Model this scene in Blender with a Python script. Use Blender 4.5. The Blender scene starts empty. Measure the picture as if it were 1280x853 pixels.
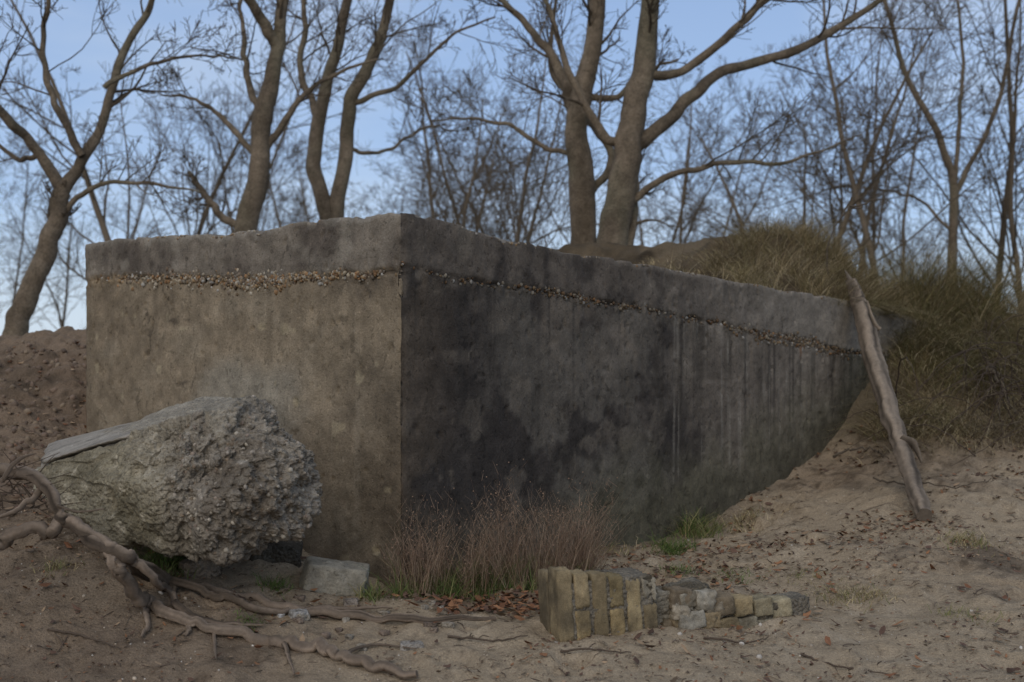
import bpy, math, numpy as np
from mathutils import Vector
rng = np.random.default_rng(7)

# ------------------------------------------------------------------ helpers
EYE = 1.0
def S(a, b, d):
    """surveyed point: bearing a, elevation b (both as tripod readings), distance north d -> world xyz"""
    return np.array([(a-640)/1600*d, d, EYE-(b-480)/1600*d])
def SP(lst): return np.array([S(*p) for p in lst])

def h3(i,j,k):
    i=i.astype(np.int64); j=j.astype(np.int64); k=k.astype(np.int64)
    h=((i*73856093)^(j*19349663)^(k*83492791))&0xffffffff
    h=((h^(h>>13))*1274126177)&0xffffffff
    h=((h^(h>>15))*2246822519)&0xffffffff
    h^=h>>16
    return (h&0xffffff)/float(0xffffff)
def vn(x,y,z=0.0):
    x,y,z=np.broadcast_arrays(np.asarray(x,float),np.asarray(y,float),np.asarray(z,float))
    xi,yi,zi=np.floor(x),np.floor(y),np.floor(z)
    fx,fy,fz=x-xi,y-yi,z-zi
    fx=fx*fx*(3-2*fx); fy=fy*fy*(3-2*fy); fz=fz*fz*(3-2*fz)
    r=0
    for a in (0,1):
        for b in (0,1):
            for c in (0,1):
                w=(fx if a else 1-fx)*(fy if b else 1-fy)*(fz if c else 1-fz)
                r=r+w*h3(xi+a,yi+b,zi+c)
    return r*2-1
def fbm(x,y,z=0.0,o=4,g=0.5):
    s=0;a=1;t=0
    for i in range(o):
        f=2.03**i
        s=s+a*vn(np.asarray(x)*f+17.3*i,np.asarray(y)*f+5.1*i,np.asarray(z)*f+9.7*i); t+=a; a*=g
    return s/t*1.5
def ss(a,b,x):
    t=np.clip((x-a)/(b-a),0,1); return t*t*(3-2*t)
def norm(v): return v/np.maximum(np.linalg.norm(v,axis=-1,keepdims=True),1e-9)

class Acc:
    def __init__(s): s.V=[];s.Q=[];s.T=[];s.C=[];s.n=0
    def add(s,V,Q=None,T=None,C=(1,1,1)):
        V=np.asarray(V,float).reshape(-1,3)
        C=np.asarray(C,float)
        if C.ndim==1: C=np.tile(C,(len(V),1))
        if Q is not None and len(Q): s.Q.append(np.asarray(Q).reshape(-1,4)+s.n)
        if T is not None and len(T): s.T.append(np.asarray(T).reshape(-1,3)+s.n)
        s.V.append(V); s.C.append(C.reshape(-1,3)); s.n+=len(V)
    def mesh(s,name,smooth=True):
        V=np.concatenate(s.V);C=np.concatenate(s.C)
        Q=np.concatenate(s.Q) if s.Q else np.zeros((0,4),int)
        T=np.concatenate(s.T) if s.T else np.zeros((0,3),int)
        me=bpy.data.meshes.new(name)
        me.vertices.add(len(V)); me.vertices.foreach_set('co',V.astype(np.float32).ravel())
        L=np.concatenate([Q.ravel(),T.ravel()]).astype(np.int32)
        me.loops.add(len(L)); me.loops.foreach_set('vertex_index',L)
        st=np.concatenate([np.arange(len(Q))*4, len(Q)*4+np.arange(len(T))*3]).astype(np.int32)
        me.polygons.add(len(st)); me.polygons.foreach_set('loop_start',st)
        me.update(calc_edges=True)
        me.polygons.foreach_set('use_smooth',np.full(len(st),smooth,dtype=bool))
        at=me.color_attributes.new('Col','FLOAT_COLOR','POINT')
        at.data.foreach_set('color',np.c_[np.clip(C,0,1),np.ones(len(C))].astype(np.float32).ravel())
        me.update()
        return me
    def obj(s,name,mat,smooth=True,parent=None):
        me=s.mesh(name,smooth); me.materials.append(mat)
        o=bpy.data.objects.new(name,me); bpy.context.scene.collection.objects.link(o)
        if parent: o.parent=parent
        return o
def empty(name,loc=(0,0,0)):
    o=bpy.data.objects.new(name,None); bpy.context.scene.collection.objects.link(o); o.empty_display_size=.2
    return o

def tubes(acc,P,R,sides,C=(1,1,1),cap=True):
    P=np.asarray(P,float); R=np.asarray(R,float)
    if P.ndim==2: P=P[None]; R=R[None]
    B,n,_=P.shape
    T=norm(np.gradient(P,axis=1))
    m=norm(T.mean(1)); ref=np.where(np.abs(m[:,2:3])<.75,np.array([[0,0,1.]]),np.array([[1.,0.2,0]]))
    U=norm(np.cross(T,ref[:,None,:])); W=np.cross(T,U)
    a=np.arange(sides)/sides*2*math.pi
    V=P[:,:,None,:]+R[:,:,None,None]*(np.cos(a)[None,None,:,None]*U[:,:,None,:]+np.sin(a)[None,None,:,None]*W[:,:,None,:])
    base=(np.arange(B)*n*sides)[:,None,None]; i=(np.arange(n-1)*sides)[None,:,None]; k=np.arange(sides)[None,None,:]; k2=(k+1)%sides
    Q=np.stack([base+i+k,base+i+k2,base+i+sides+k2,base+i+sides+k],-1).reshape(-1,4)
    if np.ndim(C)==2: C=np.repeat(np.asarray(C),n*sides,axis=0)
    acc.add(V,Q,None,C)

def resample(p,n):
    p=np.asarray(p,float); m=len(p)
    q=np.vstack([2*p[0]-p[1],p,2*p[-1]-p[-2]])
    t=np.linspace(0,m-1-1e-6,n); i=t.astype(int); f=(t-i)[:,None]
    a,b,c,d=q[i],q[i+1],q[i+2],q[i+3]
    return .5*((2*b)+(c-a)*f+(2*a-5*b+4*c-d)*f*f+(3*b-a-3*c+d)*f**3)

def icoarr(sub):
    import bmesh
    bm=bmesh.new(); bmesh.ops.create_icosphere(bm,subdivisions=sub,radius=1)
    V=np.array([v.co[:] for v in bm.verts]); T=np.array([[v.index for v in f.verts] for f in bm.faces]); bm.free()
    return V,T
_ic={}
def ico(s):
    if s not in _ic: _ic[s]=icoarr(s)
    return _ic[s]
ICO1=ico(1); ICO2=ico(2)
def randrot(n):
    q=norm(rng.normal(size=(n,4))); w,x,y,z=q.T
    return np.stack([np.stack([1-2*(y*y+z*z),2*(x*y-z*w),2*(x*z+y*w)],-1),np.stack([2*(x*y+z*w),1-2*(x*x+z*z),2*(y*z-x*w)],-1),np.stack([2*(x*z-y*w),2*(y*z+x*w),1-2*(x*x+y*y)],-1)],1)
def pebbles(acc,pos,size,cols,ic=ICO2):
    n=len(pos); V,T=ic
    sc=size[:,None]*rng.uniform(.55,1.0,(n,3))
    W=V[None]*sc[:,None,:]*(1+.18*rng.normal(size=(n,len(V),1))*.5)
    W=np.einsum('nij,nkj->nki',randrot(n),W)+pos[:,None,:]
    F=(np.arange(n)*len(V))[:,None,None]+T[None]
    acc.add(W,None,F,np.repeat(cols,len(V),axis=0))

def hullplanes(pts):
    import bmesh
    bm=bmesh.new()
    for p in pts: bm.verts.new(p)
    bmesh.ops.convex_hull(bm,input=bm.verts)
    bm.normal_update()
    c=np.mean(pts,axis=0); out=[]
    for f in bm.faces:
        n=np.array(f.normal[:]); p=np.array(f.verts[0].co[:]); d=np.dot(n,p-c)
        if d<0: n=-n;d=-d
        if d>1e-4: out.append((n,d))
    bm.free()
    return c,np.array([o[0] for o in out]),np.array([o[1] for o in out])
def rock(pts,sub,k=60):
    c,N,D=hullplanes(pts)
    V,T=ico(sub)
    ext=np.ptp(np.asarray(pts),axis=0); V=norm(V*ext)
    dn=V@N.T; inv=dn/D[None]
    inv=np.maximum(inv,1e-3)
    m=(inv**k).sum(1)**(1/k)
    r=1/m; pid=inv.argmax(1)
    return c+V*r[:,None],N[pid],T,c

# ------------------------------------------------------------------ materials
def nmat(name,rough=.9,scale=30,amt=.35,bump=.4,bscale=120,bdist=.004,scale2=None,spec=.2,vor=None,amt2=None,pits=0):
    m=bpy.data.materials.new(name); m.use_nodes=True; nt=m.node_tree; N=nt.nodes; L=nt.links
    b=N['Principled BSDF']; b.inputs['Roughness'].default_value=rough; b.inputs['Specular IOR Level'].default_value=spec
    at=N.new('ShaderNodeAttribute'); at.attribute_name='Col'
    tc=N.new('ShaderNodeTexCoord')
    n1=N.new('ShaderNodeTexNoise'); n1.inputs['Scale'].default_value=scale; n1.inputs['Detail'].default_value=8; n1.inputs['Roughness'].default_value=.7
    L.new(tc.outputs['Object'],n1.inputs['Vector'])
    mr=N.new('ShaderNodeMapRange'); mr.inputs['From Min'].default_value=.25; mr.inputs['From Max'].default_value=.75
    mr.inputs['To Min'].default_value=1-amt; mr.inputs['To Max'].default_value=1+amt
    L.new(n1.outputs['Fac'],mr.inputs['Value'])
    mul=N.new('ShaderNodeVectorMath'); mul.operation='SCALE'
    L.new(at.outputs['Color'],mul.inputs[0]); L.new(mr.outputs['Result'],mul.inputs['Scale'])
    last=mul.outputs['Vector']
    if scale2:
        a2=amt2 or amt
        n2=N.new('ShaderNodeTexNoise'); n2.inputs['Scale'].default_value=scale2; n2.inputs['Detail'].default_value=3; n2.inputs['Roughness'].default_value=.8
        L.new(tc.outputs['Object'],n2.inputs['Vector'])
        m2=N.new('ShaderNodeMapRange'); m2.inputs['From Min'].default_value=.3; m2.inputs['From Max'].default_value=.7
        m2.inputs['To Min'].default_value=1-a2; m2.inputs['To Max'].default_value=1+a2
        L.new(n2.outputs['Fac'],m2.inputs['Value'])
        u=N.new('ShaderNodeVectorMath'); u.operation='SCALE'; L.new(last,u.inputs[0]); L.new(m2.outputs['Result'],u.inputs['Scale']); last=u.outputs['Vector']
    if pits:
        for sc,lo,hi,val in ((pits,.61,.69,.6),(pits*.55,.66,.71,1.35),(pits*.3,.64,.68,.7)):
            n3=N.new('ShaderNodeTexNoise'); n3.inputs['Scale'].default_value=sc; n3.inputs['Detail'].default_value=3; n3.inputs['Distortion'].default_value=.8
            mp_=N.new('ShaderNodeMapping'); mp_.inputs['Location'].default_value=(sc,1.3,2.2); L.new(tc.outputs['Object'],mp_.inputs['Vector']); L.new(mp_.outputs[0],n3.inputs['Vector'])
            m3=N.new('ShaderNodeMapRange'); m3.inputs['From Min'].default_value=lo; m3.inputs['From Max'].default_value=hi; m3.inputs['To Min'].default_value=1; m3.inputs['To Max'].default_value=val
            L.new(n3.outputs['Fac'],m3.inputs['Value'])
            u=N.new('ShaderNodeVectorMath'); u.operation='SCALE'; L.new(last,u.inputs[0]); L.new(m3.outputs['Result'],u.inputs['Scale']); last=u.outputs['Vector']
    L.new(last,b.inputs['Base Color'])
    nb=N.new('ShaderNodeTexNoise'); nb.inputs['Scale'].default_value=bscale; nb.inputs['Detail'].default_value=6; nb.inputs['Roughness'].default_value=.65
    L.new(tc.outputs['Object'],nb.inputs['Vector'])
    bp=N.new('ShaderNodeBump'); bp.inputs['Strength'].default_value=bump; bp.inputs['Distance'].default_value=bdist
    L.new(nb.outputs['Fac'],bp.inputs['Height'])
    if vor:
        vv=N.new('ShaderNodeTexVoronoi'); vv.inputs['Scale'].default_value=vor; L.new(tc.outputs['Object'],vv.inputs['Vector'])
        ad=N.new('ShaderNodeMath'); ad.operation='SUBTRACT'; L.new(nb.outputs['Fac'],ad.inputs[0]); L.new(vv.outputs['Distance'],ad.inputs[1]); L.new(ad.outputs[0],bp.inputs['Height'])
    L.new(bp.outputs['Normal'],b.inputs['Normal'])
    return m
M_sand=nmat('sand',.95,9,.22,1,60,.018,scale2=130,spec=.1,amt2=.32)
M_conc=nmat('weathered_concrete',.92,6,.24,.9,100,.007,scale2=80,spec=.15,amt2=.22,pits=50)
M_rub=nmat('broken_concrete',.95,22,.3,1,70,.015,scale2=120,spec=.15,vor=60,pits=60)
M_peb=nmat('pebble',.7,60,.2,.2,200,.001,spec=.3)
M_brick=nmat('stock_brick',.95,40,.35,.9,130,.005,scale2=300,spec=.1)
M_bark=nmat('bark',.95,12,.4,1,45,.02,scale2=60,spec=.1)
M_wood=nmat('weathered_wood',.9,35,.3,.8,120,.005,spec=.15)
M_grass=nmat('grass_blades',.8,5,.15,0,10,.001,spec=.15)
M_leaf=nmat('dead_leaf',.8,60,.3,.2,80,.002,spec=.2)

# ------------------------------------------------------------------ bunker frame
C0=np.array([-.471,5.5]); A0=np.array([-2.427,7.3])
eL=(A0-C0); LL=np.linalg.norm(eL); eL/=LL
eR=np.array([eL[1],-eL[0]])
LR=5.15
if eR[1]<0: eR=-eR
B0=C0+eR*LR; D0=A0+eR*LR
# ------------------------------------------------------------------ terrain
cp=[]
def g(a,b,d): cp.append(S(a,b,d))
for a,b,d in [(640,853,4.29),(0,853,4.25),(1280,853,4.3),(300,853,4.27),(950,853,4.3),(640,775,4.95),(757,800,4.7),(1000,779,5.1),(900,722,5.8),(500,738,5.5),(820,765,5.05),
  (0,750,4.8),(250,745,5.0),(100,705,5.05),(0,665,5.5),(380,745,5.2),(150,665,5.5),(250,690,5.6),(350,700,5.5),(50,590,6.5),(60,535,7.1),(50,500,7.6),(20,455,8.1),(50,417,8.6),(-80,440,8.4),(105,412,8.7),(-200,560,6.5),(-300,650,5.4),(-150,760,4.7),
  (430,718,5.72),(330,668,6.02),(240,610,6.5),(165,568,6.95),(100,540,7.3),(100,470,7.9),
  (600,715,5.85),(700,700,6.15),(790,682,6.65),(870,660,7.13),(960,606,7.68),(1030,562,8.18),(1080,485,8.6),(1125,435,9.0),
  (1280,700,5.8),(1150,720,5.6),(1160,645,6.6),(1280,625,6.8),(1050,640,6.9),(1050,600,7.5),(1150,560,7.7),(1280,545,7.8),(1130,515,8.3),(1200,475,8.6),(1280,445,8.9),(1200,410,9.6),(1290,405,9.9),(1400,420,9.5),(1500,560,7.8),(1400,700,6),(1500,820,4.6)]: g(a,b,d)
for x,y,z in [(0,0,-.12),(-3,1,-.1),(3,1,-.1),(0,2.5,-.05),(0,-4,-.3),(-5,3.5,.2),(5,3.5,0),(-2,3.5,-.02),(2,3.5,-.02),(0,7.5,.4),(.5,9,.7),(0,10,1.1),(-1.5,9,1.2),(-2.8,9.8,1.3),(1,11.5,1.25),(3,11.2,1.45),(4.5,11,1.5),(6.5,9,1.3),(-5,10,1.35),(-6,7,1.0),(0,13,1.2),(4,13.5,1.2),(-4,13,1.2),(3.1,9.7,1.5),(3.6,10.2,1.65)]: cp.append(np.array([x,y,z]))
cp=np.array(cp)
def _K(a,b): return np.sqrt(((a[:,None,:]-b[None])**2).sum(-1)+.03)
Kc=_K(cp[:,:2],cp[:,:2])+np.eye(len(cp))*-.004
wts=np.linalg.solve(np.block([[Kc,np.ones((len(cp),1))],[np.ones((1,len(cp))),np.zeros((1,1))]]),np.r_[cp[:,2],0])
foot=[]
for i in range(300):
    foot.append((rng.uniform(-3.5,4),rng.uniform(3.6,8.2),rng.uniform(0,3.14),rng.uniform(.04,.12),rng.uniform(.03,.06),rng.uniform(.010,.030)))
def terr(x,y,detail=True):
    x=np.atleast_1d(np.asarray(x,float)).ravel(); y=np.atleast_1d(np.asarray(y,float)).ravel()
    z=np.empty_like(x)
    for s in range(0,len(x),40000):
        p=np.c_[x[s:s+40000],y[s:s+40000]]
        z[s:s+40000]=_K(p,cp[:,:2])@wts[:-1]+wts[-1]
    d=np.hypot(x,(y-6.5))
    w=ss(7,14,d)
    far=ss(-5,12,y)*1.3-.3+.35*fbm(x*.06,y*.06,3.3,2)*ss(14,40,d)
    far=far-ss(20,60,y)*.3
    z=z*(1-w)+far*w
    if detail:
        near=1-ss(8,16,d)
        z=z+near*(.028*fbm(x*1.6,y*1.6,1.1,3)+.018*fbm(x*6,y*6,2.2,3)+.014*fbm(x*20,y*20,7.2,4,.65)*ss(-.6,.4,fbm(x*2,y*2,9.9,2)))
        lz=ss(-1.9,-2.8,x)*ss(5.8,7,y)*near
        z=z+lz*(.08*np.abs(fbm(x*5,y*5,5.5,4))-.03)
        for (fx,fy,fa,l,wd,dp) in foot:
            m=(np.abs(x-fx)<.35)&(np.abs(y-fy)<.35)
            if m.any():
                dx=x[m]-fx;dy=y[m]-fy;c_,s_=math.cos(fa),math.sin(fa)
                u=(dx*c_+dy*s_)/l; v=(-dx*s_+dy*c_)/wd; r2=u*u+v*v
                z[m]+=dp*(-np.exp(-r2)+.45*np.exp(-(np.sqrt(r2)-1.7)**2*3))
    return z
def H(x,y): return float(terr([x],[y])[0])
def G(a,b,dmin=3.8,dmax=12):
    ds=np.linspace(dmin,dmax,500)
    X=(a-640)/1600*ds; Z=EYE-(b-480)/1600*ds
    t=terr(X,ds); k=np.argmax(t>=Z)
    return np.array([X[k],ds[k],t[k]])
def axis(lo,hi,st,far,n):
    mid=np.arange(lo,hi,st); e=np.geomspace(st*2,far,n)
    return np.concatenate([lo-e[::-1],mid,hi+e])
xs=axis(-3.9,4.6,.015,500,34); ys=axis(3.7,9.6,.015,600,36)
X,Y=np.meshgrid(xs,ys); Z=terr(X,Y).reshape(X.shape)
nx,ny=len(xs),len(ys)
idx=(np.arange(ny-1)[:,None]*nx+np.arange(nx-1)[None]).ravel()
Q=np.c_[idx,idx+1,idx+nx+1,idx+nx]
x_,y_=X.ravel(),Y.ravel()
base=np.array([.36,.285,.195]); brown=np.array([.20,.145,.10]); dark=np.array([.10,.075,.052]); pale=np.array([.43,.35,.25])
n1=fbm(x_*.9,y_*.9,4,4); n2=fbm(x_*5,y_*5,8,4); n3=fbm(x_*22,y_*22,12,3); n4=fbm(x_*45,y_*45,13,2)
mix=lambda a,b,w: a*(1-w[:,None])+b*w[:,None]
col=np.tile(base,(len(x_),1))
col=mix(col,pale,.6*ss(.1,.7,n2))
lw=ss(-1.2,-2.6,x_)*ss(5.0,6.2,y_)
col=mix(col,brown,np.clip(lw*.9+.5*ss(.0,.8,n1),0,1))
col=mix(col,dark,.65*ss(.12,.75,n2*.6+n1*.5+.2*n3))
col=mix(col,dark*.8,.6*ss(.4,.85,n3*.7+n1*.4)+.4*ss(.55,.9,n4))
lowleft=ss(-.2,-1.5,x_)*ss(5.8,4.6,y_)
col=mix(col,brown*.9,.6*lowleft)
mound=ss(7.9,8.7,y_+.25*n2)*ss(1.7,2.4,x_)
col=mix(col,np.array([.13,.10,.06]),mound*.85)
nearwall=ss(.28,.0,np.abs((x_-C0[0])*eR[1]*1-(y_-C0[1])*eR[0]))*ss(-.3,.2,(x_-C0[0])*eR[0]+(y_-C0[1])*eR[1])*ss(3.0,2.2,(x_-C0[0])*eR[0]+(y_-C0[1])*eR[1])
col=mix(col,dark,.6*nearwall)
fary=ss(10,16,np.hypot(x_,y_-6))
col=mix(col,np.array([.09,.075,.04]),fary)
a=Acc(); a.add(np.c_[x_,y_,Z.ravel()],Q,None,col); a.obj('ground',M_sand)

# ------------------------------------------------------------------ bunker
bunker=empty('concrete_bunker')
def prof(keys,t): k=np.array(keys); return np.interp(t,k[:,0],k[:,1])
topL=[(0,1.739),(.15,1.742),(.6,1.755),(.78,1.757),(.86,1.742),(1.02,1.738),(1.08,1.748),(1.4,1.756),(1.9,1.782),(2.3,1.80),(2.66,1.795)]
topR=[(0,1.739),(.12,1.737),(.35,1.715),(.55,1.69),(.62,1.678),(1.0,1.657),(1.06,1.642),(1.45,1.645),(2.0,1.62),(2.8,1.59),(3.7,1.56),(4.07,1.545),(5.15,1.45)]
seamL=[(0,1.505),(.5,1.50),(.8,1.50),(1.1,1.52),(1.5,1.545),(2.0,1.57),(2.66,1.60)]
seamR=[(0,1.497),(.5,1.468),(1.0,1.45),(1.355,1.435),(2.3,1.365),(3.0,1.315),(4.07,1.223),(5.15,1.12)]
st=.0092
sL=np.arange(LL,0,-st); sR=np.arange(0,LR,st)
sR2=np.linspace(0,LL,24)[:-1]; sD=np.linspace(0,LR,40)[:-1]
cols=[]
nL=np.array([-eR[0],-eR[1]]); nR=-eL
for s in sL: p=C0+eL*s; cols.append((*p,*nL,0,s))
for s in sR: p=C0+eR*s; cols.append((*p,*nR,1,s))
for s in sR2: p=B0+eL*s; cols.append((*p,*(-nL),2,s))
for s in sD: p=D0-eR*s; cols.append((*p,*(-nR),3,s))
cc=np.array(cols); nc=len(cc)
face=cc[:,4]; s_=cc[:,5]
ztop=np.where(face==0,prof(topL,s_),np.where(face==1,prof(topR,s_),0))
ztop=np.where(face==2,1.45+.06*s_/LL,ztop); ztop=np.where(face==3,1.51+(1.795-1.51)*s_/LR,ztop)
seam=np.where(face==0,prof(seamL,s_),np.where(face==1,prof(seamR,s_),ztop-.25))
ztop=ztop+.003*fbm(s_*9+face*31,face*7.,0.,3)-.012*ss(.35,.8,fbm(s_*4.5+face*11,2.,0,3))-.012*ss(.3,.7,fbm(s_*22+face*11,2.,0,2))
seam=seam+.014*fbm(s_*4+face*13,3.,0,3)+.010*fbm(s_*22+face*13,3.,0,3)
nr=195; zb=-.35
v=np.linspace(0,1,nr)[:,None]
ZZ=zb+(ztop[None]-zb)*v
Sx=np.broadcast_to(s_+face*40,ZZ.shape)
disp=.004*fbm(Sx*1.6,ZZ*1.6,1.,3)+.003*fbm(Sx*30,ZZ*30,2.,3)
ds=ZZ-seam[None]
fac1=(face==1)[None]; fac0=(face==0)[None]
jag=ss(-.3,.6,fbm(Sx*14,ZZ*14,6.,4))
pres=ss(-.5,.2,fbm(Sx*2.3,8.,8.,2))
disp-=np.exp(-((ds+.010)/.010)**2)*(.006+.022*jag)*(.3+.7*pres)
disp+=ss(-.010,.010,ds)*np.where(fac0,.007,.003)
disp+=ss(-.01,.02,ds)*.004*fbm(Sx*9,ZZ*9,19.,4)
disp+=np.exp(-((ds+.025)/np.where(fac0,.035,.024))**2)*(.012*fbm(Sx*34,ZZ*34,9.,3))
ph=fbm(Sx*26,ZZ*26,15.,2); disp-=.010*ss(.8,1.1,ph)
disp+=.0012*np.sign(np.sin(Sx*2*math.pi/.62))*np.clip((1-ss(-.05,0,ds)),0,1)*fac1
disp-=.003*np.exp(-((ZZ-1.02+.01*fbm(Sx*2,1.,1.,2))/.006)**2)*ss(-.2,.3,fbm(Sx*1.7,2.,5.,2))
dcor=np.where((face<2)[None],Sx-face[None]*40,9.)
chip=.4+1.0*ss(.1,.8,fbm(ZZ*7,3.3,1.,3))
disp-=.020*np.exp(-(dcor/.014)**2)*chip
dtop=ztop[None]-ZZ
disp-=.013*np.exp(-(dtop/.011)**2)*(.3+1.3*ss(0,.7,fbm(Sx*6,1.,0,3)))
PX=cc[None,:,0]+cc[None,:,2]*disp; PY=cc[None,:,1]+cc[None,:,3]*disp
V=np.stack([PX,PY,ZZ],-1)
def L3(r,g_,b): return np.array([r,g_,b])
shape=ZZ.shape
f1=fbm(Sx*1.3,ZZ*1.3,21.,4); f2=fbm(Sx*5,ZZ*5,22.,5,.6); f3=fbm(Sx*18,ZZ*18,23.,3)
streak=fbm(Sx*16,ZZ*.7,24.,4); streak2=fbm(Sx*45,ZZ*1.5,25.,3); streak3=fbm(Sx*28,ZZ*.45,26.,3)
def M(a_,b_,w): w=np.clip(w,0,1)[...,None]; return a_*(1-w)+b_*w
cl=np.broadcast_to(L3(.245,.195,.132),shape+(3,)).copy()
cl=M(cl,L3(.18,.14,.093),.75*ss(-.1,.8,f1)); cl=M(cl,L3(.285,.237,.168),.55*ss(.1,.8,f2))
dl=Sx
patch=ss(.55,.2,np.abs(dl-1.15+.35*(ZZ-.8))+.15*f2)*ss(.32,.18,np.abs(ZZ-.83)+.06*f2)
cl=M(cl,L3(.275,.245,.19),patch*.8)
stripe=ss(.035,.01,np.abs(dl-.30))*ss(1.5,1.3,ZZ)*ss(.3,.6,f2+.6)
cl=M(cl,L3(.30,.25,.18),stripe*.5)
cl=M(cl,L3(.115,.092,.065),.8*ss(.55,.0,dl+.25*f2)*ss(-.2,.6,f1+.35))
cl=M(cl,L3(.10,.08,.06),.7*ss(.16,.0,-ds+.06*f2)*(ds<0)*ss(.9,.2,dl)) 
cl=M(cl,L3(.135,.107,.073),.5*ss(.1,.7,streak)*ss(.9,1.5,ZZ))
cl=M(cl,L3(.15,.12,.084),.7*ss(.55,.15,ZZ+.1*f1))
spots=ss(.85,1.0,fbm(Sx*11,ZZ*11,31.,2)); cl=M(cl,L3(.37,.31,.20),.6*spots*(ds<-.05))
slabL=ss(-.01,.02,ds); sc=M(np.broadcast_to(L3(.20,.17,.132),shape+(3,)),L3(.115,.095,.075),ss(-.3,.5,f2*.7+f1*.5+.35*ss(1.2,0,dl)))
sc=M(sc,L3(.27,.24,.19),.5*ss(.2,.7,fbm(Sx*8,ZZ*8,61.,4)))
sc=M(sc,L3(.29,.26,.21),.5*ss(.04,.0,dtop+.03*f3)); cl=M(cl,sc,slabL)
cl=M(cl,L3(.30,.22,.13),.5*np.exp(-((ds+.018)/.022)**2)*ss(-.3,.3,f3)*ss(.2,.9,dl))
dr=Sx-40
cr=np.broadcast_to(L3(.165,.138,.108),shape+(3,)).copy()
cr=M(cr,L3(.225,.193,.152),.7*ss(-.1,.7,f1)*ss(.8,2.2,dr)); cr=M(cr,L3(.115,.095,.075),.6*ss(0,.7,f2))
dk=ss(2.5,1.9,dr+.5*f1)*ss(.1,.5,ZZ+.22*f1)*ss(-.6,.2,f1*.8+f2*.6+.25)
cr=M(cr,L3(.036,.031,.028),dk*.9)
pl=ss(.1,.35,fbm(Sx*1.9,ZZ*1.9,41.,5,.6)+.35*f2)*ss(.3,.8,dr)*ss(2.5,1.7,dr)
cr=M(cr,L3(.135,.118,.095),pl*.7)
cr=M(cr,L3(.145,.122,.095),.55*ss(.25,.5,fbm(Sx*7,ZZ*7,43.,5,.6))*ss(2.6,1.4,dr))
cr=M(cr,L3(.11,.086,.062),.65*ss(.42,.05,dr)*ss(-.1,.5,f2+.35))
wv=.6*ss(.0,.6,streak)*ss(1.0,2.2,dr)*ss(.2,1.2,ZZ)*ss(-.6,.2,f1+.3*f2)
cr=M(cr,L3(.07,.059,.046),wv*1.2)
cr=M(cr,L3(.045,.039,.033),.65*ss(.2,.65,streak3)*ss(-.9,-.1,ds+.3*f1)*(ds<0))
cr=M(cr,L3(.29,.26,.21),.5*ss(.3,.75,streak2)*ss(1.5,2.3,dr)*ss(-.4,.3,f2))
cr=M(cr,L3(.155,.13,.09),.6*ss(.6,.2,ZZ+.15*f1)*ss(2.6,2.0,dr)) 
gz=terr(cc[:,0],cc[:,1],False)
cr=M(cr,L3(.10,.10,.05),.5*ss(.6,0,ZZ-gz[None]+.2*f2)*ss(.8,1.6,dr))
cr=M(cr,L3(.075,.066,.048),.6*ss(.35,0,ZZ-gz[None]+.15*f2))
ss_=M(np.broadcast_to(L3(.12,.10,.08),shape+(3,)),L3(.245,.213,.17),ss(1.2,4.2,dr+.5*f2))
ss_=M(ss_,L3(.048,.041,.036),.75*ss(.0,.5,f2*.8+.4*streak)*ss(4,.5,dr)); ss_=M(ss_,L3(.28,.24,.19),.35*ss(.03,.0,dtop+.02*f3)*ss(.8,2,dr))
ss_=M(ss_,L3(.20,.172,.135),.4*ss(.2,.7,fbm(Sx*8,ZZ*8,61.,4)))
cr=M(cr,ss_,ss(-.01,.02,ds))
cr=M(cr,L3(.26,.12,.05),.7*np.exp(-((dr-3.35)/.018)**2)*ss(-.16,-.02,ds)*(ds<0))
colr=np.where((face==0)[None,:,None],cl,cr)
colr=M(colr,L3(.045,.034,.025),.75*np.exp(-((ds+.010)/.009)**2)*(.3+.7*jag)*(.3+.7*pres))
ck=np.abs(fbm(Sx*1.1,ZZ*1.6,51.,5)); colr=M(colr,L3(.04,.032,.025),.6*ss(.012,.0,ck)*ss(.0,.5,fbm(Sx*.8,ZZ*.8,52.,2)))
colr=colr*(1+.22*f3[...,None])
colr=M(colr,L3(.15,.12,.09),((face>1)[None]*np.ones(shape)))
a=Acc()
ii=(np.arange(nr-1)[:,None]*nc+np.arange(nc)[None]); jj=(np.arange(nr-1)[:,None]*nc+((np.arange(nc)+1)%nc)[None])
Qb=np.stack([ii,jj,jj+nc,ii+nc],-1).reshape(-1,4)
ctr=(A0+B0)/2; ring=V[-1]; rings=[]
zc=lambda xy: 1.739+(((xy-C0)@eR)*(-.0535)+((xy-C0)@eL)*.022)
for q in (.004,.012,.03,.07,.14,.25,.4,.6,.8,.999):
    xy=ring[:,:2]*(1-q)+ctr*q; zz=zc(xy)+.012*fbm(xy[:,0]*4,xy[:,1]*4,3.,3)
    zz=ring[:,2]*(1-min(1,q*8))+zz*min(1,q*8)
    rings.append(np.c_[xy,zz])
RV=np.array(rings); nrg=len(rings)
allV=np.concatenate([V.reshape(-1,3),RV.reshape(-1,3)])
i2=((np.arange(nrg)+nr-1)[:,None]*nc+np.arange(nc)[None]); j2=((np.arange(nrg)+nr-1)[:,None]*nc+((np.arange(nc)+1)%nc)[None])
Qr=np.stack([i2,j2,j2+nc,i2+nc],-1).reshape(-1,4)
rc=np.tile(L3(.22,.19,.15),(nrg*nc,1))*(1+.25*fbm(RV[...,0].ravel()*6,RV[...,1].ravel()*6,1.,4)[:,None])
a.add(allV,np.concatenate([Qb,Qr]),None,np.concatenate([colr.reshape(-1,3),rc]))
a.obj('walls_and_slab',M_conc,parent=bunker)
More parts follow.
